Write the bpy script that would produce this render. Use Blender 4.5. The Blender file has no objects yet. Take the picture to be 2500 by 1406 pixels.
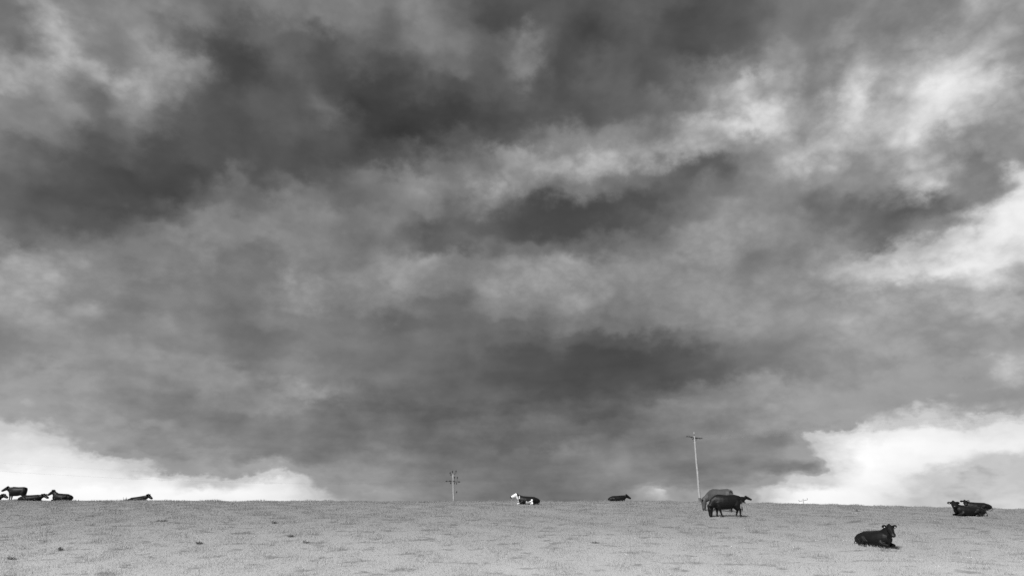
import bpy, bmesh, math, random
import numpy as np
from mathutils import Vector, Matrix

scene = bpy.context.scene
R = math.radians

# ------------------------------------------------------------------ camera
EYE = 1.65
cam_data = bpy.data.cameras.new("camera")
cam_data.sensor_width = 36.0
cam_data.lens = 24.0
cam_data.clip_start = 0.1
cam_data.clip_end = 12000.0
camera = bpy.data.objects.new("camera", cam_data)
scene.collection.objects.link(camera)
camera.location = (0, 0, EYE)
camera.rotation_euler = (R(90 + 18.013), 0, 0)
scene.camera = camera

# ------------------------------------------------------------------ exposure
EXPOSURE = 1.85
scene.view_settings.view_transform = 'Standard'
scene.view_settings.look = 'None'
scene.view_settings.exposure = EXPOSURE
scene.view_settings.gamma = 1.0
scene.view_settings.use_curve_mapping = False
scene.cycles.use_denoising = False
scene.cycles.max_bounces = 6
scene.cycles.diffuse_bounces = 3

# ------------------------------------------------------------------ sun (soft, through thin cloud behind the viewer)
SUN_EL, SUN_AZ = 42.0, 215.0        # azimuth clockwise from +Y
sun_data = bpy.data.lights.new("sun", 'SUN')
sun_data.energy = 1.5
sun_data.angle = R(12)
sun_data.color = (1.0, 1.0, 1.0)
sun = bpy.data.objects.new("sun", sun_data)
scene.collection.objects.link(sun)
sd = Vector((math.sin(R(SUN_AZ))*math.cos(R(SUN_EL)), math.cos(R(SUN_AZ))*math.cos(R(SUN_EL)), math.sin(R(SUN_EL))))
sun.rotation_euler = sd.to_track_quat('Z', 'Y').to_euler()
sun.location = sd*60

# ------------------------------------------------------------------ sky: broken storm cloud over a pale sky, black-and-white
# cloud brightness read by eye, 0..255: a chart of the sky centred on azimuth 0, elevation 18 (80 units across = 2.75 deg at its centre)
CLOUD_ROWS = {
0:"110 165 130 125 128 142 112 115 130 125 130 130 125 140 108 85 92 95 95 100 105 95 90 95 115 112 118 140 125 130 170 165",
60:"115 155 145 130 140 110 125 95 115 115 125 118 115 130 115 85 88 92 82 92 95 82 90 98 110 115 115 135 145 150 150 165",
120:"122 120 170 130 125 115 85 80 82 95 88 105 95 112 115 110 130 88 82 88 88 80 95 100 140 118 165 140 165 185 165 140",
180:"170 162 155 145 165 165 130 78 80 105 90 82 80 98 98 88 115 85 105 105 82 100 135 125 150 145 170 150 180 195 190 140",
240:"140 120 125 115 145 135 95 85 98 92 110 75 77 80 76 100 88 95 100 95 105 115 160 190 185 160 215 165 200 220 200 165",
300:"130 140 140 110 115 105 90 92 92 95 92 78 74 75 80 85 90 102 102 105 115 150 190 205 175 160 190 205 210 195 160 150",
360:"110 110 112 98 108 85 95 92 90 88 92 82 75 90 115 105 112 150 155 145 155 165 150 140 175 185 170 150 160 150 140 120",
420:"105 100 95 90 90 88 85 102 92 95 100 112 120 135 115 142 160 145 145 135 130 110 112 145 150 150 135 150 200 160 125 190",
480:"98 95 95 95 82 85 105 95 100 128 115 112 118 130 105 140 105 95 98 102 100 115 125 120 120 120 140 130 125 115 150 235",
540:"105 98 100 98 98 115 130 120 138 135 132 128 128 100 105 105 92 88 88 100 112 120 140 145 140 125 120 110 125 130 220 230",
600:"105 112 118 120 128 130 140 118 118 122 120 125 125 110 100 115 120 115 110 125 125 138 140 125 135 155 150 135 185 205 225 225",
660:"150 165 140 138 115 115 130 120 122 145 140 132 142 145 125 135 150 150 148 135 135 145 140 125 140 155 190 215 210 225 225 190",
720:"165 145 132 125 115 115 120 120 125 140 130 128 132 118 112 140 145 142 150 130 135 142 140 138 140 145 155 165 160 165 190 155",
780:"145 150 155 135 118 135 118 118 125 120 118 118 110 110 112 112 118 122 128 128 130 135 140 145 138 145 160 150 148 148 150 150",
840:"130 130 135 132 140 132 128 118 118 122 125 115 115 118 112 108 105 105 102 98 98 108 120 128 135 150 155 150 150 155 140 150",
900:"140 150 155 142 142 145 140 138 125 132 125 122 118 120 110 102 95 95 92 92 92 95 110 125 130 140 142 138 145 145 155 165",
950:"145 148 145 138 132 130 138 135 135 142 140 110 105 110 108 102 95 92 90 92 98 118 130 138 145 150 150 155 160 170 168 170",
990:"150 146 148 145 138 128 122 122 140 132 120 118 110 105 100 98 92 90 90 95 115 122 125 135 155 155 158 158 162 165 160 162",
1030:"188 180 150 150 125 120 120 122 125 125 118 110 105 102 110 115 105 110 105 100 115 118 120 145 150 155 165 190 215 220 210 220",
1070:"188 188 178 150 150 140 125 118 118 115 118 112 110 110 108 100 98 95 110 115 110 118 130 130 140 215 235 245 245 240 235 230",
1100:"236 226 200 155 145 148 140 122 115 122 118 118 118 112 105 108 115 118 120 118 115 122 125 120 160 195 248 248 245 240 235 230",
1130:"228 225 225 215 190 152 150 145 125 130 135 138 128 118 105 112 112 125 122 120 125 120 122 120 135 150 245 245 240 235 200 190",
1160:"250 245 238 228 222 228 155 165 220 200 150 145 130 122 112 110 110 112 115 120 115 112 118 135 155 160 240 245 218 192 185 200",
1190:"250 250 250 248 248 248 240 240 240 215 162 150 138 125 118 112 108 112 112 110 128 142 142 165 215 240 245 240 218 180 180 205",
1220:"250 250 250 250 250 250 245 242 240 232 192 178 155 130 120 108 105 105 110 138 166 164 172 180 240 245 245 228 205 185 195 215",
}
# single billows: chart x, chart y, half width, half height, turn, change
BILLOWS = [(120,110,22,55,-15,30),(1285,130,14,40,0,18),(555,450,9,45,22,20),(1578,1216,12,8,0,40),(1612,1202,22,6,-20,30),(2480,110,30,60,0,-10),
           (1450,510,190,40,-8,-14),(1400,400,200,22,-8,18),(1850,270,120,40,-20,4),(1760,385,160,25,-14,-22),(1950,480,140,25,-10,-14),
           (2210,500,200,28,-25,-18),(2120,440,120,20,-20,12),(2265,415,50,22,0,15),(2150,640,110,22,10,12),(2410,560,60,90,20,4),
           (1000,330,220,70,-5,-10),(250,450,300,50,-12,-8),(480,565,90,30,-25,8),(1090,560,80,35,-10,-10),(640,640,50,60,20,-10),
           (740,690,50,40,0,10),(1500,880,330,45,0,-10),(650,965,140,14,-8,14),(400,915,130,14,5,8),(1350,1030,130,12,-5,12),
           (1200,1060,140,12,-5,-8),(60,1015,80,14,15,10),(1900,260,60,30,-20,4),(2080,250,40,50,30,8),
           (2330,240,90,35,-30,8),(2010,215,40,30,20,-30),(1945,290,35,25,0,-25),(2260,330,110,30,-20,8),(330,185,60,14,0,12),
           (430,190,60,12,30,14),(200,150,60,20,25,12),(140,60,25,50,-25,10),(240,330,80,60,0,-6),
           (1200,440,25,50,10,14),(120,690,70,25,10,14),(250,765,130,16,12,8),(1700,600,130,30,-25,8),(1850,510,60,18,-10,14),(1900,600,60,30,-30,-8),
           (1270,680,90,35,10,3),(1330,590,80,30,15,-8),(930,690,120,25,-8,8),(1750,1000,160,14,-18,8),(1850,900,150,18,-14,-8),
           (1960,1130,70,32,-10,-25),(1350,930,380,90,0,-9),(900,800,200,20,-6,-6),(600,800,120,30,20,-8),(330,830,120,20,15,-6)]
CHART = 1666.67
TILT = math.atan(542/CHART)
_ys = sorted(CLOUD_ROWS)
_g = [[float(v) for v in CLOUD_ROWS[y].split()] for y in _ys]
def _cub(p0, p1, p2, p3, t):
    return p1+.5*t*(p2-p0+t*(2*p0-5*p1+4*p2-p3+t*(3*(p1-p2)+p3-p0)))
def cloud_at(az, el):
    x = math.sin(az)*math.cos(el); y = math.cos(az)*math.cos(el); z = math.sin(el)
    dep = y*math.cos(TILT)+z*math.sin(TILT); up = z*math.cos(TILT)-y*math.sin(TILT)
    cx = min(max(1250+CHART*x/dep, 0), 2500); cy = min(max(703-CHART*up/dep, 0), 1235)
    fx = min(cx/80, 31-1e-6); i = int(fx); t = fx-i
    j = max(k for k in range(24) if _ys[k] <= cy or k == 0); s = min((cy-_ys[j])/(_ys[j+1]-_ys[j]), 1)
    r = []
    for jj in (j-1, j, j+1, j+2):
        q = _g[min(max(jj, 0), 24)]
        r.append(_cub(q[max(i-1, 0)], q[i], q[i+1], q[min(i+2, 31)], t))
    v = _cub(*r, s)
    for (sx, sy, rx, ry, a, dv) in BILLOWS:
        a = R(a); ex = cx-sx; ey = cy-sy
        v += dv*math.exp(-.5*(((ex*math.cos(a)+ey*math.sin(a))/rx)**2+((-ex*math.sin(a)+ey*math.cos(a))/ry)**2))
    return min(max(v, 40), 252)/255
NR, NC = 30, 63
vals = [[cloud_at(R(-45+90*k/(NC-1)), R(44*(i/(NR-1))**1.35)) for k in range(NC)] for i in range(NR)]

world = bpy.data.worlds.new("World")
scene.world = world
world.use_nodes = True
nt = world.node_tree
nt.nodes.clear()

class G:
    """tiny helper that writes shader maths"""
    def __init__(s, tree): s.t = tree
    def _in(s, sock, v):
        if isinstance(v, (int, float)): sock.default_value = v
        elif isinstance(v, (tuple, list)): sock.default_value = v
        else: s.t.links.new(v, sock)
    def m(s, op, a, b=None, c=None, clamp=False):
        n = s.t.nodes.new('ShaderNodeMath'); n.operation = op; n.use_clamp = clamp
        for k, v in enumerate((a, b, c)):
            if v is not None: s._in(n.inputs[k], v)
        return n.outputs[0]
    def v(s, op, a, b=None, scale=None):
        n = s.t.nodes.new('ShaderNodeVectorMath'); n.operation = op
        s._in(n.inputs[0], a)
        if b is not None: s._in(n.inputs[1], b)
        if scale is not None: s._in(n.inputs[3], scale)
        return n.outputs['Value'] if op in ('LENGTH', 'DOT_PRODUCT') else n.outputs[0]
    def sep(s, a):
        n = s.t.nodes.new('ShaderNodeSeparateXYZ'); s._in(n.inputs[0], a); return n.outputs
    def comb(s, x, y, z):
        n = s.t.nodes.new('ShaderNodeCombineXYZ')
        for k, v in enumerate((x, y, z)): s._in(n.inputs[k], v)
        return n.outputs[0]
    def noise(s, vec, scale, detail=4, rough=.5, dist=0, out=0, lac=2.0):
        n = s.t.nodes.new('ShaderNodeTexNoise'); n.noise_dimensions = '3D'
        s._in(n.inputs['Vector'], vec)
        n.inputs['Scale'].default_value = scale; n.inputs['Detail'].default_value = detail
        n.inputs['Roughness'].default_value = rough; n.inputs['Distortion'].default_value = dist
        n.inputs['Lacunarity'].default_value = lac
        return n.outputs[out]
    def smooth(s, v, a, b, c=0.0, d=1.0):
        n = s.t.nodes.new('ShaderNodeMapRange'); n.interpolation_type = 'SMOOTHSTEP'
        s._in(n.inputs[0], v)
        for k, q in enumerate((a, b, c, d)): s._in(n.inputs[k+1], q)
        return n.outputs[0]

g = G(nt)
tc = nt.nodes.new('ShaderNodeTexCoord')
d = g.v('NORMALIZE', tc.outputs['Generated'])
dx, dy, dz = g.sep(d)
azim = g.m('MULTIPLY', g.m('ARCTAN2', dx, dy), 180/math.pi)
elev = g.m('MULTIPLY', g.m('ARCSINE', dz), 180/math.pi)
# coordinates in the cloud: round billows high up, flattened strata towards the horizon, bands that bow up to both sides
zz = g.m('ABSOLUTE', dz)
flat_z = g.m('MULTIPLY', g.m('DIVIDE', zz, g.m('ADD', zz, .3)), 1.4)
bowl = g.m('ADD', g.m('MULTIPLY', g.m('MULTIPLY', dx, dx), .22), g.m('MULTIPLY', dx, .14))
deck = g.comb(dx, g.m('MULTIPLY', dy, .8), g.m('MULTIPLY', g.m('SUBTRACT', flat_z, bowl), 1.9))
iso = g.comb(dx, dy, g.m('ADD', g.m('MULTIPLY', dz, 1.15), g.m('MULTIPLY', flat_z, .18)))
low = g.smooth(elev, 0.0, 14.0, .34, 1.0)
low3 = g.smooth(elev, 0.0, 10.0, .5, 1.0)
w1 = g.sep(g.noise(deck, 4.5, 3, .5, .0, out=1))
w2 = g.sep(g.noise(iso, 12.0, 3, .5, .0, out=1))
w3 = g.sep(g.noise(iso, 32.0, 6, .58, .0, out=1))
def wob(k, amp1, amp2, amp3):
    s1 = g.m('MULTIPLY', g.m('SUBTRACT', w1[k], .5), amp1)
    s2 = g.m('MULTIPLY', g.m('SUBTRACT', w2[k], .5), amp2)
    s3 = g.m('MULTIPLY', g.m('SUBTRACT', w3[k], .5), amp3)
    return g.m('ADD', g.m('MULTIPLY', g.m('ADD', s1, s2), low), g.m('MULTIPLY', s3, low3))
azw = g.m('ADD', azim, wob(0, 2.0, 4.2, 3.4))
elw = g.m('ADD', elev, wob(1, 1.6, 3.6, 3.0))
az_u = g.m('DIVIDE', g.m('PINGPONG', g.m('ADD', azw, 45.0), 90.0), 90.0)        # the same weather goes on all round
t = g.m('POWER', g.m('DIVIDE', g.m('MAXIMUM', elw, 0.0), 44.0), 1/1.35)
t = g.m('PINGPONG', t, 1.0)
rowpos = g.m('MULTIPLY', t, NR-1.0)
left_u = g.m('MULTIPLY', az_u, 2.0, clamp=True)
right_u = g.m('SUBTRACT', g.m('MULTIPLY', az_u, 2.0), 1.0, clamp=True)
is_right = g.m('GREATER_THAN', az_u, .5)
half = (NC-1)//2
total = None
for i0 in range(0, NR, 3):
    rgbs = []
    for side in (0, 1):
        rp = nt.nodes.new('ShaderNodeValToRGB'); cr = rp.color_ramp
        cr.interpolation = 'CARDINAL'
        cols = range(side*half, side*half+half+1)
        for n_, k in enumerate(cols):
            if n_ == 0: e = cr.elements[0]; e.position = 0
            elif n_ == half: e = cr.elements[-1]; e.position = 1
            else: e = cr.elements.new(n_/half)
            e.color = (vals[i0][k], vals[min(i0+1, NR-1)][k], vals[min(i0+2, NR-1)][k], 1)
        nt.links.new(right_u if side else left_u, rp.inputs[0])
        rgbs.append(rp.outputs[0])
    mx = nt.nodes.new('ShaderNodeMix'); mx.data_type = 'RGBA'
    nt.links.new(is_right, mx.inputs[0]); nt.links.new(rgbs[0], mx.inputs[6]); nt.links.new(rgbs[1], mx.inputs[7])
    ws = []
    for q in range(3):
        if i0+q >= NR: ws.append(0.0); continue
        h = g.m('SUBTRACT', 1.0, g.m('ABSOLUTE', g.m('SUBTRACT', rowpos, float(i0+q))), clamp=True)
        ws.append(g.smooth(h, 0.0, 1.0))
    part = g.v('DOT_PRODUCT', mx.outputs[2], g.comb(*ws))
    total = part if total is None else g.m('ADD', total, part)
base = g.m('ADD', total, g.m('MULTIPLY', g.m('MINIMUM', g.m('SUBTRACT', total, .50), .10), .12))
# billow detail
n1 = g.m('SUBTRACT', g.noise(iso, 10.5, 6, .5, .25), .5)
n2 = g.m('SUBTRACT', g.noise(g.v('ADD', iso, (7.3, 1.9, 4.1)), 26.0, 6, .55, .2), .5)
mid = g.m('MULTIPLY', g.smooth(base, .25, .45, .45, 1.0), g.smooth(base, .80, .97, 1.0, .25))
puff1 = g.m('ABSOLUTE', g.m('SUBTRACT', g.noise(g.v('ADD', iso, (2.1, 8.4, 5.5)), 14.0, 3, .5, .0), .5))
puff2 = g.m('ABSOLUTE', g.m('SUBTRACT', g.noise(g.v('ADD', iso, (6.6, 3.2, 9.1)), 36.0, 4, .5, .0), .5))
puff = g.m('SUBTRACT', g.m('ADD', g.m('MULTIPLY', puff1, .9), g.m('MULTIPLY', puff2, .6)), .16)
puff = g.m('MULTIPLY', puff, g.smooth(base, .45, .68, .05, .45))
det = g.m('MULTIPLY', g.m('ADD', puff, g.m('ADD', g.m('MULTIPLY', n1, .27), g.m('MULTIPLY', n2, g.smooth(base, .42, .65, .05, .16)))), mid)
tone = g.m('ADD', base, g.m('MULTIPLY', det, g.smooth(elev, 2.0, 20.0, .40, 1.0)))
# flat strata in the low cloud
strata = g.m('SUBTRACT', g.noise(g.comb(dx, dy, g.m('MULTIPLY', g.m('SUBTRACT', flat_z, bowl), 3.2)), 5.0, 5, .5, .2), .5)
k_str = g.m('MULTIPLY', g.m('MULTIPLY', g.smooth(elev, 6.0, 22.0, .14, 0.0), g.smooth(base, .62, .78, 1.0, .25)), g.smooth(elev, 0.5, 3.0, .4, 1.0))
tone = g.m('ADD', tone, g.m('MULTIPLY', strata, k_str))
# the low cloud base ends in a crisp edge against the bright sky under it
crisp = g.smooth(elev, 7.0, 13.0, .9, 0.0)
edge = g.smooth(tone, .63, .75, .59, .78)
inband = g.m('MULTIPLY', g.smooth(tone, .57, .63), g.smooth(tone, .74, .79, 1.0, 0.0))
kk = g.m('MULTIPLY', crisp, inband)
tone = g.m('ADD', tone, g.m('MULTIPLY', g.m('SUBTRACT', edge, tone), kk))
veil = g.m('ADD', g.m('MULTIPLY', n1, .16), g.m('MULTIPLY', n2, .12))
tone = g.m('ADD', tone, g.m('MULTIPLY', g.m('MULTIPLY', veil, crisp), g.smooth(tone, .78, .92, 1.0, .25)))
# high overhead (never in view): mean grey cloud
over = g.m('ADD', .47, g.m('MULTIPLY', n1, .5))
k_over = g.smooth(elev, 46.0, 60.0)
tone = g.m('ADD', g.m('MULTIPLY', tone, g.m('SUBTRACT', 1.0, k_over)), g.m('MULTIPLY', over, k_over))
tone = g.m('MINIMUM', g.m('MAXIMUM', tone, .12), 1.0)
lum = g.m('MULTIPLY', g.m('POWER', tone, 2.2), 2.0**-EXPOSURE)
sky = nt.nodes.new('ShaderNodeTexSky'); sky.sky_type = 'NISHITA'; sky.sun_disc = False
sky.sun_elevation = R(SUN_EL); sky.sun_rotation = R(SUN_AZ)
bw = nt.nodes.new('ShaderNodeRGBToBW'); nt.links.new(sky.outputs[0], bw.inputs[0])
# the cloud covers nearly all of the clear sky behind it
clear = g.m('MULTIPLY', bw.outputs[0], .05)
lum = g.m('ADD', g.m('MULTIPLY', lum, .97), g.m('MULTIPLY', clear, .03))
bg = nt.nodes.new('ShaderNodeBackground'); bg.inputs['Strength'].default_value = 1.0
nt.links.new(g.comb(lum, lum, lum), bg.inputs['Color'])
wo = nt.nodes.new('ShaderNodeOutputWorld'); nt.links.new(bg.outputs[0], wo.inputs['Surface'])
world.cycles.sampling_method = 'MANUAL'
world.cycles.sample_map_resolution = 512

# ---- the lie of the land: a pasture rising to a crest about 63 m away and falling off behind it
PROFILE = [(-60,-.3),(-8,.05),(0,0),(8,-.55),(16,-1.05),(22,-1.2),(26,-.90),(29,-.50),(32,-.13),(37,.55),(43,1.25),(50,1.83),(56,2.17),
           (63,2.47),(67,2.52),(72,2.42),(80,2.05),(100,1.05),(125,.1),(200,-3.8),(300,-10),(600,-32),(1500,-95),(4000,-260)]
CREST = [(-80,.06),(-46,-.01),(-30,-.10),(-15,-.13),(0,-.13),(12,-.14),(17,-.18),(23,-.28),(28,-.40),(35,-.57),(42,-.75),(46,-.83),(80,-1.6)]
def interp(tab, v):
    if v <= tab[0][0]: return tab[0][1]
    for k in range(len(tab)-1):
        x0,y0 = tab[k]; x1,y1 = tab[k+1]
        if v <= x1:
            t = (v-x0)/(x1-x0)
            ym = tab[k-1] if k else (2*x0-x1, 2*y0-y1)
            yp = tab[k+2] if k+2 < len(tab) else (2*x1-x0, 2*y1-y0)
            m0 = (y1-ym[1])/(x1-ym[0]); m1 = (yp[1]-y0)/(yp[0]-x0); h = x1-x0
            return (2*t**3-3*t*t+1)*y0+(t**3-2*t*t+t)*h*m0+(-2*t**3+3*t*t)*y1+(t**3-t*t)*h*m1
    return tab[-1][1]
def ground(x, y):
    w = min(max((y-18)/45, 0), 1); w = w*w*(3-2*w)
    z = interp(PROFILE, y) + interp(CREST, x)*w
    n = (math.sin(x*.31+y*.17)*math.sin(y*.23-x*.11+1.3))*.05 + math.sin(x*1.1+.6*math.sin(y*.7))*math.sin(y*.9+.8*math.sin(x*.5))*.03
    n += math.sin(x*2.7+y*.4+1.7*math.sin(y*.31))*math.sin(y*2.1+x*.5)*.012
    return z + n*min(max((y-5)/15, 0), 1)


# ------------------------------------------------------------------ helpers
col = scene.collection
rng = np.random.default_rng(7)
random.seed(7)

def link(name, mesh, mat=None, parent=None):
    o = bpy.data.objects.new(name, mesh)
    col.objects.link(o)
    if mat is not None: mesh.materials.append(mat)
    if parent is not None: o.parent = parent
    return o
def tag(o, label=None, category=None, group=None, kind=None):
    if label: o['label'] = label
    if category: o['category'] = category
    if group: o['group'] = group
    if kind: o['kind'] = kind
    return o
def grey_mat(name, value, rough=.8, var=.25, scale=6.0, spec=.3, coat_noise=0):
    m = bpy.data.materials.new(name); m.use_nodes = True
    t_ = m.node_tree; gg = G(t_); b = t_.nodes['Principled BSDF']
    c = t_.nodes.new('ShaderNodeTexCoord')
    n = gg.noise(c.outputs['Object'], scale, 5, .6)
    v_ = gg.m('MULTIPLY', gg.m('ADD', 1-var, gg.m('MULTIPLY', n, 2*var)), value)
    t_.links.new(gg.comb(v_, v_, v_), b.inputs['Base Color'])
    b.inputs['Roughness'].default_value = rough
    b.inputs['Specular IOR Level'].default_value = spec
    return m
def mesh_from(name, verts, faces):
    me = bpy.data.meshes.new(name); me.from_pydata([tuple(v) for v in verts], [], faces); me.update()
    return me
def smooth_shade(me):
    me.polygons.foreach_set('use_smooth', [True]*len(me.polygons)); me.update()

def loft(rings, ref=(0, 0, 1), n=12):
    """closed tube through rings (x, y, z, half width, half height)"""
    V, F_ = [], []
    pts = [Vector(r[:3]) for r in rings]
    last = None
    for k, r in enumerate(rings):
        tg = (pts[min(k+1, len(pts)-1)]-pts[max(k-1, 0)]).normalized()
        side = tg.cross(Vector(ref))
        side = side.normalized() if side.length > 1e-3 else (last or Vector((0, 1, 0)))
        last = side
        up = side.cross(tg).normalized()
        hw = r[3]; hh = r[4] if len(r) > 4 else r[3]
        for q in range(n):
            a = 2*math.pi*q/n
            V.append(pts[k]+side*math.cos(a)*hw+up*math.sin(a)*hh)
    for k in range(len(rings)-1):
        for q in range(n):
            F_.append((k*n+q, k*n+(q+1) % n, (k+1)*n+(q+1) % n, (k+1)*n+q))
    F_.append(tuple(range(n-1, -1, -1)))
    F_.append(tuple(range((len(rings)-1)*n, len(rings)*n)))
    return V, F_
def join(parts):
    V, F_ = [], []
    for v, f in parts:
        o = len(V); V += list(v); F_ += [tuple(i+o for i in q) for q in f]
    return V, F_
def box(cx, cy, cz, sx, sy, sz):
    V = [(cx+a*sx/2, cy+b*sy/2, cz+c*sz/2) for a in (-1, 1) for b in (-1, 1) for c in (-1, 1)]
    return V, [(0, 1, 3, 2), (4, 6, 7, 5), (0, 4, 5, 1), (2, 3, 7, 6), (0, 2, 6, 4), (1, 5, 7, 3)]
def lathe(prof, n=12, org=(0, 0, 0), ax=(0, 0, 1)):
    """turned shape: (radius, height) pairs along ax"""
    ax = Vector(ax).normalized(); o = Vector(org)
    s_ = ax.orthogonal().normalized(); u_ = ax.cross(s_)
    V, F_ = [], []
    for (r, h) in prof:
        for q in range(n):
            a = 2*math.pi*q/n
            V.append(o+ax*h+s_*math.cos(a)*r+u_*math.sin(a)*r)
    for k in range(len(prof)-1):
        for q in range(n):
            F_.append((k*n+q, k*n+(q+1) % n, (k+1)*n+(q+1) % n, (k+1)*n+q))
    F_.append(tuple(range(n-1, -1, -1))); F_.append(tuple(range((len(prof)-1)*n, len(prof)*n)))
    return V, F_

# ------------------------------------------------------------------ the pasture
def grass_tone(t_, gg, pos):
    """pale and greener patches of pasture, in metres"""
    flat = gg.v('MULTIPLY', pos, (1.0, 1.0, .15))
    big = gg.noise(flat, .16, 4, .55)
    patch = gg.noise(gg.v('MULTIPLY', flat, (.75, 1.15, 1)), 1.1, 5, .62)
    fine = gg.noise(flat, 9.0, 4, .7)
    px_, py_, pz_ = gg.sep(pos)
    near_light = gg.smooth(py_, 25.0, 44.0, 1.0, .0)          # stronger light towards the viewer, painted into the grass colour
    v_ = gg.m('ADD', GRASS_LO, gg.m('MULTIPLY', near_light, GRASS_HI-GRASS_LO))
    v_ = gg.m('MULTIPLY', v_, gg.m('ADD', .88, gg.m('MULTIPLY', big, .24)))
    dark = gg.smooth(patch, .34, .46, .62, 1.0)
    v_ = gg.m('MULTIPLY', v_, dark)
    return gg.m('MULTIPLY', v_, gg.m('ADD', .84, gg.m('MULTIPLY', fine, .32)))
GRASS_LO, GRASS_HI = .295, .47
def ground_mat():
    m = bpy.data.materials.new('pasture'); m.use_nodes = True
    t_ = m.node_tree; gg = G(t_); b = t_.nodes['Principled BSDF']
    geo = t_.nodes.new('ShaderNodeNewGeometry')
    v_ = gg.m('MULTIPLY', grass_tone(t_, gg, geo.outputs['Position']), .85)
    t_.links.new(gg.comb(v_, v_, v_), b.inputs['Base Color'])
    b.inputs['Roughness'].default_value = 1; b.inputs['Specular IOR Level'].default_value = 0
    bp = t_.nodes.new('ShaderNodeBump'); bp.inputs['Strength'].default_value = .5; bp.inputs['Distance'].default_value = .05
    t_.links.new(gg.noise(geo.outputs['Position'], 14.0, 5, .7), bp.inputs['Height'])
    t_.links.new(bp.outputs[0], b.inputs['Normal'])
    return m
def blade_mat(name, mul=1.0):
    m = bpy.data.materials.new(name); m.use_nodes = True
    t_ = m.node_tree; gg = G(t_); t_.nodes.remove(t_.nodes['Principled BSDF'])
    geo = t_.nodes.new('ShaderNodeNewGeometry')
    at_ = t_.nodes.new('ShaderNodeAttribute'); at_.attribute_name = 'tint'
    v_ = gg.m('MULTIPLY', gg.m('MULTIPLY', grass_tone(t_, gg, geo.outputs['Position']), at_.outputs['Fac']), mul)
    c_ = gg.comb(v_, v_, v_)
    df = t_.nodes.new('ShaderNodeBsdfDiffuse'); tr = t_.nodes.new('ShaderNodeBsdfTranslucent')
    mx_ = t_.nodes.new('ShaderNodeMixShader'); mx_.inputs[0].default_value = .35
    t_.links.new(c_, df.inputs[0]); t_.links.new(c_, tr.inputs[0])
    t_.links.new(df.outputs[0], mx_.inputs[1]); t_.links.new(tr.outputs[0], mx_.inputs[2])
    t_.links.new(mx_.outputs[0], t_.nodes['Material Output'].inputs[0])
    return m

def axis(vals_):
    return np.array(sorted(set(np.round(vals_, 4))))
yy = axis(np.concatenate([np.linspace(-60, 14, 26), np.arange(14, 22, 1.0), np.arange(22, 72, .3), np.arange(72, 110, 1.5), np.linspace(110, 300, 40), np.geomspace(300, 4000, 30)]))
xx = axis(np.concatenate([-np.geomspace(62, 4000, 28), np.arange(-62, 62.1, .4), np.geomspace(62, 4000, 28)]))
V = [(x, y, ground(float(x), float(y))) for y in yy for x in xx]
nx = len(xx)
Fc = [(j*nx+i, j*nx+i+1, (j+1)*nx+i+1, (j+1)*nx+i) for j in range(len(yy)-1) for i in range(nx-1)]
me = mesh_from('ground', V, Fc); smooth_shade(me)
tag(link('ground', me, ground_mat()), kind='structure')
ZG = np.array([v[2] for v in V]).reshape(len(yy), nx)
def ground_np(x, y):
    i = np.clip(np.searchsorted(xx, x)-1, 0, nx-2); j = np.clip(np.searchsorted(yy, y)-1, 0, len(yy)-2)
    tx = (x-xx[i])/(xx[i+1]-xx[i]); ty = (y-yy[j])/(yy[j+1]-yy[j])
    return (ZG[j, i]*(1-tx)+ZG[j, i+1]*tx)*(1-ty)+(ZG[j+1, i]*(1-tx)+ZG[j+1, i+1]*tx)*ty

def blades(n, x, y, z, h, w, lean, tint):
    """n grass blades as bent strips of three triangles"""
    a = rng.uniform(0, 2*math.pi, n); b = rng.uniform(0, 2*math.pi, n)
    wx = np.cos(a)*w/2; wy = np.sin(a)*w/2
    lx = np.cos(b)*lean*h; ly = np.sin(b)*lean*h
    P_ = np.empty((n, 5, 3), np.float32)
    P_[:, 0] = np.stack([x-wx, y-wy, z-.01], 1); P_[:, 1] = np.stack([x+wx, y+wy, z-.01], 1)
    P_[:, 2] = np.stack([x-wx*.8+lx*.35, y-wy*.8+ly*.35, z+h*.6], 1); P_[:, 3] = np.stack([x+wx*.8+lx*.35, y+wy*.8+ly*.35, z+h*.6], 1)
    P_[:, 4] = np.stack([x+lx, y+ly, z+h], 1)
    k = np.arange(n)[:, None]*5
    T_ = np.concatenate([k+np.array([0, 1, 3]), k+np.array([0, 3, 2]), k+np.array([2, 3, 4])], 1).reshape(-1, 3)
    return P_.reshape(-1, 3), T_, np.repeat(tint, 5)
def tri_mesh(name, P_, T_, tint=None):
    me = bpy.data.meshes.new(name)
    me.vertices.add(len(P_)); me.vertices.foreach_set('co', P_.astype(np.float32).ravel())
    me.loops.add(len(T_)*3); me.loops.foreach_set('vertex_index', T_.astype(np.int32).ravel())
    me.polygons.add(len(T_)); me.polygons.foreach_set('loop_start', np.arange(0, len(T_)*3, 3, dtype=np.int32))
    if tint is not None:
        at_ = me.attributes.new('tint', 'FLOAT', 'POINT'); at_.data.foreach_set('value', tint.astype(np.float32))
    me.update(calc_edges=True)
    return me
def clump_noise(x, y, s, seed):
    r = np.random.default_rng(seed); out = np.zeros_like(x)
    for k in range(7):
        a = r.uniform(0, 2*math.pi); f = s*r.uniform(.6, 2.2)
        out += np.sin((x*math.cos(a)+y*math.sin(a))*f+r.uniform(0, 6.28))
    return out/7
NB = 430000
y_ = 24*np.exp(rng.random(NB)*math.log(72/24))
x_ = y_*rng.uniform(-.84, .84, NB)
cl = clump_noise(x_, y_, 2.2, 3)
h_ = rng.uniform(.035, .085, NB)*(1+.7*np.clip(cl*2.2, -.6, 1.2))
h_ *= 1+np.clip((cl-.15)*3, 0, .45)*np.clip((y_-55)/6, 0, 1)          # ranker tussocks along the crest
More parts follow.
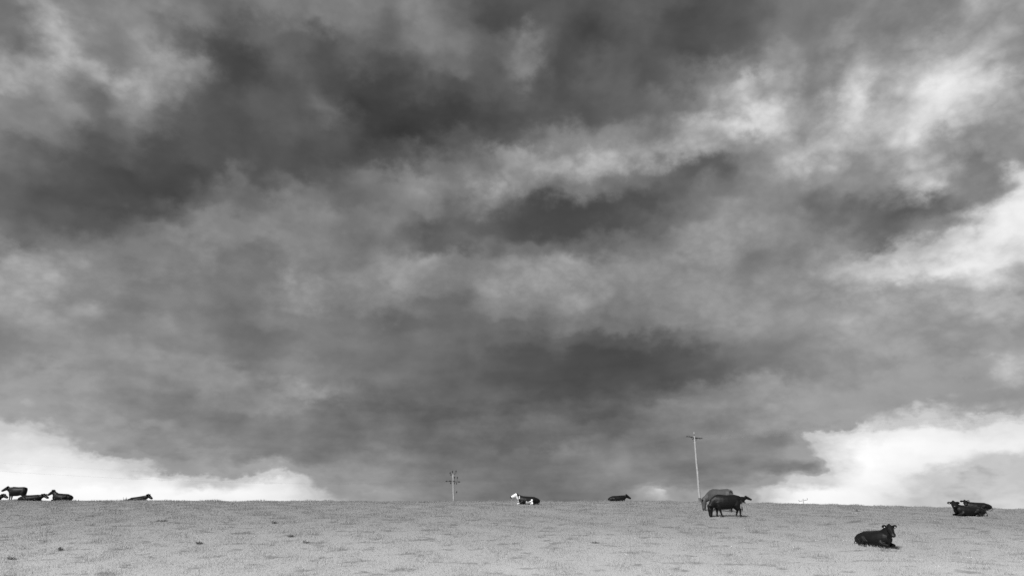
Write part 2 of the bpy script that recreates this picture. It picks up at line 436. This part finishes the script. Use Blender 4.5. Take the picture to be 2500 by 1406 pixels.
w_ = rng.uniform(.006, .012, NB)*(y_/30)
P_, T_, tt = blades(NB, x_, y_, ground_np(x_, y_), h_, w_, rng.uniform(.1, .9, NB), rng.uniform(.72, 1.28, NB))
tag(link('grass', tri_mesh('grass', P_, T_, tt), blade_mat('grass_blades')), 'short cropped pasture grass over the whole slope', 'grass', kind='stuff')

# white clover heads
NF = 240
fy = 26*np.exp(rng.random(NF)*math.log(50/26)); fx = fy*rng.uniform(-.8, .8, NF)
keep = clump_noise(fx, fy, .8, 11) > .05
fx = fx[keep]; fy = fy[keep]
parts = []
for a, b in zip(fx, fy):
    for q in range(random.choice((1, 1, 2, 3))):
        px_, py_ = a+random.gauss(0, .12), b+random.gauss(0, .12)
        r = random.uniform(.012, .022); c = Vector((px_, py_, ground(px_, py_)+random.uniform(.06, .10)))
        parts.append(([c+Vector(v)*r for v in ((1, 0, 0), (-1, 0, 0), (0, 1, 0), (0, -1, 0), (0, 0, .8), (0, 0, -.8))],
                      [(0, 2, 4), (2, 1, 4), (1, 3, 4), (3, 0, 4), (2, 0, 5), (1, 2, 5), (3, 1, 5), (0, 3, 5)]))
m_flower = grey_mat('clover_head', .8, .9, .1)
tag(link('clover_flowers', mesh_from('clover_flowers', *join(parts)), m_flower), 'tiny white clover heads dotted over the near grass', 'flowers', kind='stuff')

# ------------------------------------------------------------------ dark weed clumps one can pick out
m_weed = grey_mat('weed_leaf', .28, .8, .3)
def weed(x, y, rad, hgt, label, n=60, name='weed_clump'):
    root = bpy.data.objects.new(name, None); col.objects.link(root)
    root.location = (x, y, ground(x, y)); root.empty_display_size = .2
    tag(root, label, 'weeds', 'dark weed clumps in the pasture')
    P_, T_ = [], []
    for k in range(n):
        a = random.uniform(0, 2*math.pi); r0 = rad*.5*random.random(); ln = rad*random.uniform(.5, 1.1); up = hgt*random.uniform(.4, 1.0)
        b = Vector((math.cos(a)*r0, math.sin(a)*r0, -.03)); e = Vector((math.cos(a)*(r0+ln*.6), math.sin(a)*(r0+ln*.6), up))
        s_ = Vector((-math.sin(a), math.cos(a), 0))*random.uniform(.015, .035); mid = b*.45+e*.55+Vector((0, 0, up*.18))
        o = len(P_); P_ += [b-s_*.5, b+s_*.5, mid+s_, mid-s_, e]; T_ += [(o, o+1, o+2, o+3), (o+3, o+2, o+4)]
    tag(link('leaves', mesh_from('leaves', P_, T_), m_weed, root), kind='stuff')
    for k in range(5):
        a = random.uniform(0, 6.28); r0 = rad*.4*random.random(); q = hgt*random.uniform(.8, 1.25)
        link('stem', mesh_from('stem', *loft([(math.cos(a)*r0, math.sin(a)*r0, -.03, .008), (math.cos(a)*r0*1.5, math.sin(a)*r0*1.5, q*.6, .007), (math.cos(a)*r0*1.8, math.sin(a)*r0*1.8, q, .014), (math.cos(a)*r0*1.8, math.sin(a)*r0*1.8, q+.03, .006)], (1, 0, 0), 6)), m_weed, root)
    return root
weed(-13.38, 40.52, 0.22, 0.187, 'spiky dark weed clump farthest up the left slope', 38)
weed(-11.00, 36.10, 0.26, 0.119, 'low dark weed clump just below the spiky farthest clump', 38)
weed(-9.75, 34.44, 0.22, 0.128, 'small dark weed clump rightmost of the left slope, near the flat one', 38)
weed(-14.91, 34.70, 0.24, 0.128, 'dark weed clump with pale flecks in the middle of the left slope', 38)
weed(-20.20, 32.62, 0.2, 0.136, 'small round dark weed clump near the left edge', 38)
weed(-20.86, 30.50, 0.26, 0.119, 'straggling dark weed clump at the bottom left corner', 38)
weed(-20.11, 41.46, 0.38, 0.119, 'wide low dark weed clump under the crest at left', 38)
weed(23.73, 49.54, 0.42, 0.17, 'broad dark weed mound right of the grazing pair', 38)
weed(-35.71, 66.00, 0.28, 0.255, 'dark weed clump on the crest line behind the cow lying alone at left', 38)
weed(3.91, 34.38, 0.3, 0.085, 'faint dark weed clump in the middle of the field, below the white-faced cow', 38)

# ------------------------------------------------------------------ power poles
m_wood = grey_mat('weathered_wood', .30, .85, .5, 4.0)
m_foot = grey_mat('dark_wood', .10, .8, .2, 5.0)
m_steel = grey_mat('dark_steel', .035, .6, .2, 5.0)
m_porc = grey_mat('dark_porcelain', .03, .35, .1, 5.0, .5)
m_pale = grey_mat('pale_porcelain', .4, .35, .05, 5.0, .5)
m_wire = grey_mat('wire', .25, .5, .1)
def insulator(root, loc, ax=(0, 0, 1), s=1.0, mat=None):
    pr = [(.012, -.16), (.014, 0), (.055, .01), (.07, .05), (.045, .065), (.06, .09), (.075, .12), (.05, .14), (.045, .19), (.035, .22)]
    me = mesh_from('insulator', *lathe([(r*s, h*s) for r, h in pr], 10, (0, 0, 0), ax))
    o = link('insulator', me, mat or m_porc, root); o.location = loc
    return o
def pole(label, base, top, r0, r1, arm_turn, dark_foot):
    """tapered wooden pole from base to top; arm_turn = heading of the crossarm"""
    root = bpy.data.objects.new('utility_pole', None); col.objects.link(root)
    root.location = base; tag(root, label, 'utility pole', 'wooden power poles beyond the crest')
    tp = Vector(top)-Vector(base); L = tp.length
    rings = []
    for k in range(9):
        q = k/8; wob_ = .015*math.sin(k*2.1)
        c = tp*q; rings.append((c.x+wob_, c.y, c.z-(.4 if k == 0 else 0), r0+(r1-r0)*q))
    rings.append((tp.x, tp.y, tp.z+.04, r1*.5))
    me = mesh_from('shaft', *loft(rings, (1, 0, 0), 14)); smooth_shade(me); link('shaft', me, m_wood, root)
    if dark_foot:  # darker band round the foot of the shaft
        a, b = tp*(dark_foot[0]/L), tp*(dark_foot[1]/L)
        link('dark_base', mesh_from('dark_base', *loft([(a.x, a.y, a.z, r0*1.06), (b.x, b.y, b.z, r0*1.02)], (1, 0, 0), 14)), m_foot, root)
    return root, tp, Vector((math.cos(arm_turn), math.sin(arm_turn), 0))
def crossarm(root, c, dirv, length, tilt=0.0, th=.10):
    """steel channel with braces to the pole"""
    a = c-dirv*length/2-Vector((0, 0, tilt/2)); b = c+dirv*length/2+Vector((0, 0, tilt/2))
    n_ = Vector((-dirv.y, dirv.x, 0))*.05
    V_ = []
    for e in (a, b):
        for (s1, s2) in ((-1, -1), (1, -1), (1, 1), (-1, 1)): V_.append(e+n_*s1+Vector((0, 0, th/2*s2)))
    o = link('crossarm', mesh_from('crossarm', V_, [(0, 1, 5, 4), (1, 2, 6, 5), (2, 3, 7, 6), (3, 0, 4, 7), (3, 2, 1, 0), (4, 5, 6, 7)]), m_steel, root)
    return a, b
def brace(root, p, q, r=.02):
    return link('brace', mesh_from('brace', *loft([(*p, r), (*q, r)], (.3, 1, .1), 6)), m_steel, root)

# near pole: one arm, a pin insulator on the pole head and strain insulators at both ends
r1_, tp, av = pole('tall pale wooden power pole with single crossarm, beside the grazing cows', (21.03, 80.00, 1.73), (20.98, 80.00, 9.72), .14, .095, R(36), (.0, 1.24))
a, b = crossarm(r1_, tp-Vector((0, 0, .12)), av, 2.1, -.1, .07)
insulator(r1_, tp+Vector((0, 0, .25)), mat=m_pale, s=1.0)
link('pole_head_pin', mesh_from('pole_head_pin', *loft([(tp.x, tp.y, tp.z-.1, .02), (tp.x, tp.y, tp.z+.28, .02)], (1, 0, 0), 8)), m_steel, r1_)
ln = Vector((-av.y, av.x, 0))
for e, sg in ((a, -1), (b, 1)):
    for s2 in (-1, 1):
        insulator(r1_, e+ln*s2*.05+av*sg*.02+Vector((0, 0, .02)), ln*s2*.8+av*sg*.55-Vector((0, 0, .1)), .95)
    brace(r1_, e*.55+(tp-Vector((0, 0, .12)))*.45, tp-Vector((0, 0, .62)))
for s2 in (-1, 1):
    insulator(r1_, tp-Vector((0, 0, .22))+ln*s2*.12, ln*s2-Vector((0, 0, .15)), .9)

# junction pole far off: a short upper arm, a switch frame and strain insulators
r2_, tp2, av2 = pole('distant pale power pole with two crossarms and switchgear, left of the white-faced cow', (-10.04, 125.00, -0.04), (-10.43, 125.00, 7.71), .16, .12, R(-14), None)
a2, b2 = crossarm(r2_, tp2-Vector((0, 0, .02)), Vector((.85, .53, 0)).normalized(), 1.15, .28, .09)
for q, dz_ in ((a2, .08), (tp2*.97+Vector((-.12, 0, .3)), .1), (b2, .12)):
    insulator(r2_, q+Vector((0, 0, dz_+.1)), s=1.5)
c2 = tp2-Vector((0, 0, 1.25))
a3, b3 = crossarm(r2_, c2, av2, 1.75, -.12, .12)
for e, sg in ((a3, -1), (b3, 1)):
    insulator(r2_, e+av2*sg*.12, av2*sg, 1.7)
    brace(r2_, e*.6+c2*.4+Vector((0, 0, -.05)), tp2-Vector((0, 0, 1.75)))
for k, f in enumerate((.26, .66, .9)):
    q = a3.lerp(b3, f); insulator(r2_, q+Vector((0, -.1, -.18)), (0, -.3, -1), 1.3)
for f in (.64, .93):
    q = a3.lerp(b3, f); insulator(r2_, q+Vector((.06, 0, .55)), s=1.5)
    link('switch_post', mesh_from('switch_post', *loft([(q.x+.06, q.y, q.z, .022), (q.x+.06, q.y, q.z+.55, .022)], (1, 0, 0), 6)), m_steel, r2_)
for f in (.2, .6):
    q = a3.lerp(b3, f); bx_ = box(q.x, q.y-.08, q.z+.08, .26, .16, .15)
    link('switch_box', mesh_from('switch_box', *bx_), m_steel, r2_)
q = tp2-Vector((0, 0, 3.15)); brace(r2_, q, q+Vector((.72, -.05, 0)), .018)
insulator(r2_, q+Vector((.72, -.05, 0)), s=1.4)

# third pole, only its head shows over the crest
r3_, tp3, av3 = pole('tiny far power pole with tilted crossarm just showing over the crest', (81.33, 200.00, -5.41), (81.48, 200.00, 4.27), .15, .11, R(-25), None)
a4, b4 = crossarm(r3_, tp3-Vector((0, 0, .05)), av3, 2.25, .42, .10)
for f, e in ((0, a4), (.5, tp3), (1, b4)):
    insulator(r3_, Vector(e)+Vector((0, 0, .2)), s=1.1)
    link('insulator_pin', mesh_from('insulator_pin', *loft([(e.x, e.y, e.z-.05, .03), (e.x, e.y, e.z+.25, .03)], (1, 0, 0), 6)), m_steel, r3_)

# wires
def wire(p, q, sag, label, group):
    p = Vector(p); q = Vector(q); rr = []
    for k in range(25):
        t_ = k/24; c = p.lerp(q, t_); c.z -= sag*4*t_*(1-t_)
        rr.append((c.x, c.y, c.z, .003))
    return tag(link('overhead_wire', mesh_from('overhead_wire', *loft(rr, (0, 0, 1), 6)), m_wire), label, 'wire', group)
B1 = Vector((21.03, 80.00, 1.73))
B2 = Vector((-10.04, 125.00, -0.04))
for e, where in ((a, 'its left arm end'), (tp+Vector((0, 0, .45)), 'its pole head'), (b, 'its right arm end')):
    wire(B1+Vector(e), (B1+Vector(e))+Vector((46, -44, 1.1)), 1.0, 'overhead wire running right from the tall near pole, from '+where, 'wires to the right of the near pole')
for e, where in ((a3, 'lower left'), (tp2*.98, 'topmost'), (b3, 'lower right')):
    wire(B2+Vector(e), B2+Vector(e)+Vector((-80, -38, 2.0)), 1.6, 'overhead wire running left from the '+where+' insulator of the distant pole', 'wires to the left of the junction pole')

# ------------------------------------------------------------------ cattle
def coat_mat(name, base, top=1.0, white=False):
    m = bpy.data.materials.new(name); m.use_nodes = True
    t_ = m.node_tree; gg = G(t_); b = t_.nodes['Principled BSDF']
    c = t_.nodes.new('ShaderNodeTexCoord')
    n = gg.noise(c.outputs['Object'], 3.0, 5, .6); f = gg.noise(gg.v('MULTIPLY', c.outputs['Object'], (1, 2, 2)), 30.0, 3, .6)
    v_ = gg.m('MULTIPLY', gg.m('ADD', .55, gg.m('ADD', gg.m('MULTIPLY', n, .6), gg.m('MULTIPLY', f, .3))), base)
    if white:
        at_ = t_.nodes.new('ShaderNodeAttribute'); at_.attribute_name = 'white'
        edge = gg.smooth(gg.m('ADD', at_.outputs['Fac'], gg.m('MULTIPLY', gg.m('SUBTRACT', n, .5), .5)), .4, .6)
        v_ = gg.m('ADD', gg.m('MULTIPLY', v_, gg.m('SUBTRACT', 1, edge)), gg.m('MULTIPLY', edge, .78))
    t_.links.new(gg.comb(v_, v_, v_), b.inputs['Base Color'])
    b.inputs['Roughness'].default_value = .5; b.inputs['Specular IOR Level'].default_value = .21
    b.inputs['Sheen Weight'].default_value = .0; b.inputs['Sheen Roughness'].default_value = .5
    bp = t_.nodes.new('ShaderNodeBump'); bp.inputs['Strength'].default_value = .25; bp.inputs['Distance'].default_value = .02
    t_.links.new(f, bp.inputs['Height']); t_.links.new(bp.outputs[0], b.inputs['Normal'])
    return m
m_black = coat_mat('black_coat', .006)
m_grey = coat_mat('dun_coat', .062)
m_pied = coat_mat('black_and_white_coat', .007, white=True)
m_tag = grey_mat('ear_tag_plastic', .85, .5, .02)
m_eye = grey_mat('eye', .006, .1, .0, 5, .6)
m_hoof = grey_mat('hoof', .02, .5, .2)
m_nose = grey_mat('nose', .02, .35, .2, 12, .5)

def cow(label, loc, heading, lying, neck, head, hdir, scale=1.0, mat=None, legs=None, tags=(), ears=0.0, roll=0.0, pied=False, side=-1,
        back=0.0, tail=True, zs=1.0, tilt=0.0, group=None, girth=1.0):
    mat = mat or m_black
    pt = []
    if lying:
        T = [(-1.06, .20, .09, .11), (-1.0, .25, .22, .20), (-.84, .31, .33, .27), (-.56, .36, .39, .32), (-.18, .35, .43, .34), (.16, .36, .42, .36), (.45, .39, .35, .36), (.68, .42, .27, .32), (.84, .43, .18, .23)]
    else:
        T = [(-.86, 1.02, .08, .12), (-.82, .98, .20, .25), (-.64, .965, .27, .335), (-.35, .90, .31, .395), (-.02, .86, .35, .44), (.28, .855, .34, .445), (.52, .885, .29, .425), (.70, .93, .22, .35), (.84, .91, .14, .25)]
    pt.append(loft([(x, 0, z+back*x, w*girth, h) for x, z, w, h in T], (0, 0, 1), 18))
    # spine and hip bones
    if lying: pt.append(loft([(-.86, 0, .52, .06), (-.58, 0, .62, .085), (0, 0, .65, .085), (.5, 0, .69, .09), (.75, 0, .66, .06)], (0, 0, 1), 8))
    else: pt.append(loft([(-.80, 0, 1.20, .06), (-.55, 0, 1.25, .075), (0, 0, 1.225, .075), (.5, 0, 1.265, .08), (.75, 0, 1.2, .06)], (0, 0, 1), 8))
    # neck
    s0 = (.50, 0, .50) if lying else (.56, 0, 1.03)
    HS = 1.28            # cattle heads are big
    h0 = Vector(head); hd = Vector(hdir).normalized()
    nk = [(s0[0], 0, s0[2]-.02, .22, .31)] + list(neck) + [(h0.x-hd.x*.02, h0.y-hd.y*.02, h0.z-hd.z*.02, HS*.11, HS*.145)]
    pt.append(loft(nk, (0, 0, 1), 14))
    # head
    sv = hd.cross(Vector((0, 0, 1)))
    if sv.length < .2: sv = Vector((0, -1, 0))
    sv.normalize(); uv = sv.cross(hd).normalized()
    def H(f, s_, u): return h0+(hd*f+sv*s_+uv*u)*HS
    rings = [(-.10, .07, .08, .03), (-.05, .10, .11, .03), (.03, .12, .135, .01), (.12, .122, .13, .0), (.21, .105, .118, -.012), (.31, .09, .10, -.022), (.39, .098, .09, -.032), (.44, .09, .075, -.035), (.475, .06, .048, -.034)]
    pt.append(loft([(*H(f, 0, u), w*HS, hh*HS) for f, w, hh, u in rings], uv, 14))
    pt.append(loft([(*H(-.06, 0, .06), .08, .06), (*H(-.03, 0, .095), .10, .06), (*H(.04, 0, .095), .085, .04)], sv, 8))      # poll
    for s_ in (-1, 1):
        pt.append(loft([(*H(.11, s_*.09, .075), .035, .03), (*H(.17, s_*.085, .06), .03, .03)], uv, 8))                      # brow
        er = [(.0, .07, .04, .055, .03), (-.012, .125, .038+ears*.03, .07, .028), (-.02, .175, .032+ears*.07, .085, .026), (-.024, .22, .026+ears*.09, .076, .024), (-.024, .262, .02+ears*.11, .04, .018)]
        pt.append(loft([(*H(f, s_*q, u), hw*HS, hh*HS) for f, q, u, hw, hh in er], hd, 10))
    # legs
    if lying:
        for s_ in (-1, 1):
            pt.append(loft([(.50, s_*.19, .36, .13), (.50, s_*.27, .22, .11), (.62, s_*.27, .14, .075), (.86, s_*.22, .09, .062), (.90, s_*.20, .07, .055), (.72, s_*.17, .055, .045), (.58, s_*.17, .05, .05)], (0, 0, 1), 10))
        s_ = side
        pt.append(loft([(-.60, s_*.22, .42, .20, .22), (-.38, s_*.36, .33, .17, .19), (-.22, s_*.43, .22, .12, .13), (-.38, s_*.46, .12, .075), (-.62, s_*.46, .08, .06), (-.52, s_*.52, .06, .05), (-.28, s_*.56, .05, .043), (-.16, s_*.58, .045, .05)], (0, 0, 1), 12))
        pt.append(loft([(-.62, -s_*.2, .40, .19), (-.40, -s_*.32, .26, .16), (-.30, -s_*.34, .14, .09), (-.60, -s_*.30, .07, .06)], (0, 0, 1), 10))
        hoofs = [(-.11, s_*.585, .045, .06), (.53, .17, .05, .05), (.53, -.17, .05, .05)]
    else:
        legs = legs or (0, 0, 0, 0)           # forward swing of the feet: front right, front left, hind right, hind left
        hoofs = []
        for k, s_ in enumerate((-1, 1)):
            f = legs[k]
            pt.append(loft([(.56, s_*.15, .86, .15, .20), (.55+f*.1, s_*.18, .60, .12, .15), (.56+f*.45, s_*.17, .40, .075, .085), (.56+f*.55, s_*.165, .34, .07, .075), (.555+f*.8, s_*.16, .2, .052, .056), (.56+f*.95, s_*.16, .10, .058, .062), (.585+f, s_*.16, .02, .065, .07)], (1, 0, 0), 10))
            hoofs.append((.595+f, s_*.16, .035, .065))
            f = legs[k+2]
            pt.append(loft([(-.62, s_*.15, .92, .16, .24), (-.58+f*.05, s_*.19, .68, .13, .22), (-.66+f*.3, s_*.175, .50, .09, .13), (-.75+f*.45, s_*.165, .40, .066, .085), (-.74+f*.6, s_*.16, .31, .054, .064), (-.72+f*.85, s_*.16, .17, .05, .055), (-.71+f*.95, s_*.16, .10, .057, .062), (-.68+f, s_*.16, .02, .065, .07)], (1, 0, 0), 10))
            hoofs.append((-.665+f, s_*.16, .035, .065))
        pt.append(loft([(-.50, 0, .60, .10, .07), (-.42, 0, .535, .12, .06), (-.28, 0, .53, .08, .04)], (0, 0, 1), 10))      # udder
    # tail
    if tail:
        if lying: tl = [(-.98, 0, .42, .045), (-1.06, side*.05, .34, .032), (-1.07, side*.16, .20, .024), (-1.02, side*.28, .09, .022), (-.92, side*.40, .05, .022)]
        else: tl = [(-.80, 0, 1.22, .05), (-.90, 0, 1.16, .038), (-.945, 0, 1.0, .028), (-.95, .01, .78, .022), (-.94, .02, .58, .022)]
        pt.append(loft(tl, (0, 1, 0), 8))
    V_, F_ = join(pt)
    me = mesh_from('body', V_, F_)
    root = bpy.data.objects.new('cow', None); col.objects.link(root)
    body = link('body', me, mat, root)
    bm = bmesh.new(); bm.from_mesh(me); bmesh.ops.recalc_face_normals(bm, faces=bm.faces); bm.to_mesh(me); bm.free()
    rm = body.modifiers.new('r', 'REMESH'); rm.mode = 'VOXEL'; rm.voxel_size = .021
    sm = body.modifiers.new('s', 'SMOOTH'); sm.factor = .5; sm.iterations = 3
    dg = bpy.context.evaluated_depsgraph_get()
    new = bpy.data.meshes.new_from_object(body.evaluated_get(dg)); new.name = 'body'
    body.modifiers.clear(); body.data = new
    if not new.materials: new.materials.append(mat)
    smooth_shade(new)
    if pied:
        co = np.empty(len(new.vertices)*3, np.float32); new.vertices.foreach_get('co', co); co = co.reshape(-1, 3)
        rel = co-np.array(h0); fa = rel@np.array(hd); ra = np.abs(rel@np.array(sv))
        w = ((fa > .0) & (fa < .52) & (np.linalg.norm(rel, axis=1) < .72) & (ra < .19)).astype(np.float32)
        x, y, z = co.T
        w = np.maximum(w, ((z < .30-.05*np.cos(x*9)) & (x > -.40) & (x < .18)).astype(np.float32)*(z > .0)*(np.abs(y) > .2))
        w = np.maximum(w, ((np.abs(x+.34-.1*(z-.3)) < .06) & (z < .46) & (y*side > .2)).astype(np.float32))
        w = np.maximum(w, ((x > .74) & (z < .13)).astype(np.float32))
        w = np.maximum(w, ((np.abs(x-.76) < .045) & (z > .55) & (z < .78) & (y*side > .08)).astype(np.float32))
        at_ = new.attributes.new('white', 'FLOAT', 'POINT'); at_.data.foreach_set('value', w.astype(np.float32))
    # eyes, nose, tags, hooves, tail switch
    for s_ in (-1, 1):
        e = link('eye', mesh_from('eye', *lathe([(.004, -.02), (.018, -.012), (.022, 0), (.018, .012), (.004, .02)], 10)), m_eye, root); e.location = H(.13, s_*.112, .035)
    nz = link('nose', mesh_from('nose', *loft([(*H(.435, 0, -.016), .095, .066), (*H(.47, 0, -.02), .08, .055), (*H(.487, 0, -.022), .04, .03)], uv, 10)), m_nose, root); smooth_shade(nz.data)
    for s_ in tags:
        c = H(.03, s_*.18, .045+ears*.06)
        V_ = []
        for dd in (0, .006):
            for (q, u) in ((-.018, .018), (.018, .018), (.024, -.026), (-.024, -.026)): V_.append(c+hd*dd+sv*q+uv*u)
        tg = link('ear_tag', mesh_from('ear_tag', V_, [(0, 1, 2, 3), (7, 6, 5, 4), (0, 4, 5, 1), (1, 5, 6, 2), (2, 6, 7, 3), (3, 7, 4, 0)]), m_tag, root)
        tg['label'] = 'white plastic ear tag'
    for (x, y, z, r) in hoofs:
        h = link('hoof', mesh_from('hoof', *lathe([(r*1.05, -.035), (r, 0), (r*.8, .04)], 10)), m_hoof, root); h.location = (x, y, z); h.scale = (1.15, .9, 1)
    if tail:
        e = tl[-1]; nx_ = (e[0]+.12, e[1]+side*.06, .03) if lying else (e[0]+.01, e[1]+.02, e[2]-.26)
        sw = link('tail_switch', mesh_from('tail_switch', *loft([(*e[:3], .022), (e[0]*.5+nx_[0]*.5, e[1]*.5+nx_[1]*.5, e[2]*.5+nx_[2]*.5, .045), (*nx_, .01)], (0, 1, 0), 8)), mat, root)
        if pied:
            at_ = sw.data.attributes.new('white', 'FLOAT', 'POINT')
    root.location = loc; root.rotation_euler = (R(roll), R(tilt), R(heading)); root.scale = (scale, scale, scale*zs)
    tag(root, label, 'cow', group or ('cattle lying on the pasture' if lying else 'cattle standing on the pasture'))
    return root
cow('black cow lying alone nearest the camera, tagged ears spread, facing us', (16.95, 33.94, 0.037), -67, True, [(.74, .0, .66, .19, .26), (.84, .02, .78, .17, .21)], (.88, .03, .87), (.80, -.58, -.60), tags=(-1, 1), ears=0.3, side=-1, scale=0.96)
cow('black cow lying on the right, head up towards us, in front of another lying cow', (30.20, 47.54, 1.291), 184, True, [(.78, .02, .66, .17, .24), (.90, .06, .80, .15, .19)], (.95, .12, .88), (.50, .80, -.35), tags=(1,), ears=-0.15, side=1, scale=1.06, zs=0.85)
cow('black cow lying at far right, half hidden behind a nearer lying cow', (37.95, 58.50, 1.639), 172, True, [(.78, .04, .60, .17, .24), (.88, .10, .70, .15, .19)], (.92, .16, .78), (.30, .88, -.34), tags=(-1,), ears=0.2, side=1, scale=1.0, zs=0.85)
cow('black cow grazing nose to the ground in front of the grey cow', (13.07, 43.60, 1.275), 180, False, [(.82, 0, .84, .18, .28), (.97, 0, .66, .145, .20)], (1.03, 0, .60), (.14, 0, -1), legs=(.06, -.16, .12, -.04), scale=0.97, girth=1.05)
cow('grey cow grazing behind the black cow, rump half turned away', (13.96, 47.82, 1.573), 126, False, [(.80, .06, .88, .17, .26), (.95, .20, .74, .14, .19)], (1.01, .29, .68), (.12, .14, -1), mat=m_grey, legs=(.05, -.05, .1, -.05), scale=1.09, girth=1.04)
cow('black cow lying behind the grazing pair with only head and shoulder showing', (21.29, 68.00, 2.250), 4, True, [(.78, 0, .54, .17, .24), (.94, 0, .60, .145, .19)], (1.0, 0, .67), (.88, -.25, -.36), side=-1, scale=0.98, ears=0.6, zs=0.85)
cow('black cow with white face and white belly lying alone on the crest', (1.24, 56.88, 2.084), 184, True, [(.76, 0, .64, .17, .24), (.92, 0, .76, .145, .19)], (.97, 0, .84), (.93, .16, -.30), mat=m_pied, pied=True, side=1, scale=0.9, zs=0.93, tags=(1,))
cow('black cow lying on the crest left of the tall pole, facing right', (9.60, 65.00, 2.326), 3, True, [(.78, 0, .56, .17, .24), (.94, 0, .64, .145, .19)], (1.0, 0, .71), (.88, -.12, -.42), side=-1, scale=0.8, tags=(1,), ears=0.3)
cow('black cow standing on the crest at far left, facing left', (-46.86, 67.50, 2.531), 182, False, [(.82, 0, 1.06, .17, .25), (.97, 0, 1.12, .14, .19)], (1.04, 0, 1.20), (.90, .10, -.42), legs=(0, -.02, .05, -.05), scale=0.93)
cow('black cow lying in front of the standing cow, facing right', (-42.41, 63.00, 2.361), 2, True, [(.78, 0, .54, .17, .24), (.96, 0, .62, .145, .19)], (1.03, 0, .70), (.86, -.2, -.45), side=-1, scale=1.0, ears=0.4, zs=0.78)
cow('black cow lying with raised head, facing left, back to back with another', (-40.98, 65.00, 2.417), 180, True, [(.74, 0, .68, .18, .24), (.87, 0, .82, .15, .19)], (.92, 0, .92), (.86, .1, -.50), side=1, scale=0.92, ears=0.8)
cow('black cow lying alone on the crest at left, half sunk behind it', (-38.76, 74.00, 2.278), 5, True, [(.78, 0, .58, .17, .24), (.95, 0, .66, .145, .19)], (1.02, 0, .74), (.80, -.2, -.52), side=-1, scale=1.02, ears=0.5, tilt=-5, zs=0.95)
cow('black cow lying at the left edge of the picture, only its head in view', (-51.69, 71.00, 2.407), 8, True, [(.78, 0, .54, .17, .24), (.95, 0, .60, .145, .19)], (1.02, 0, .67), (.90, -.2, -.30), side=-1, scale=0.95, ears=0.5)
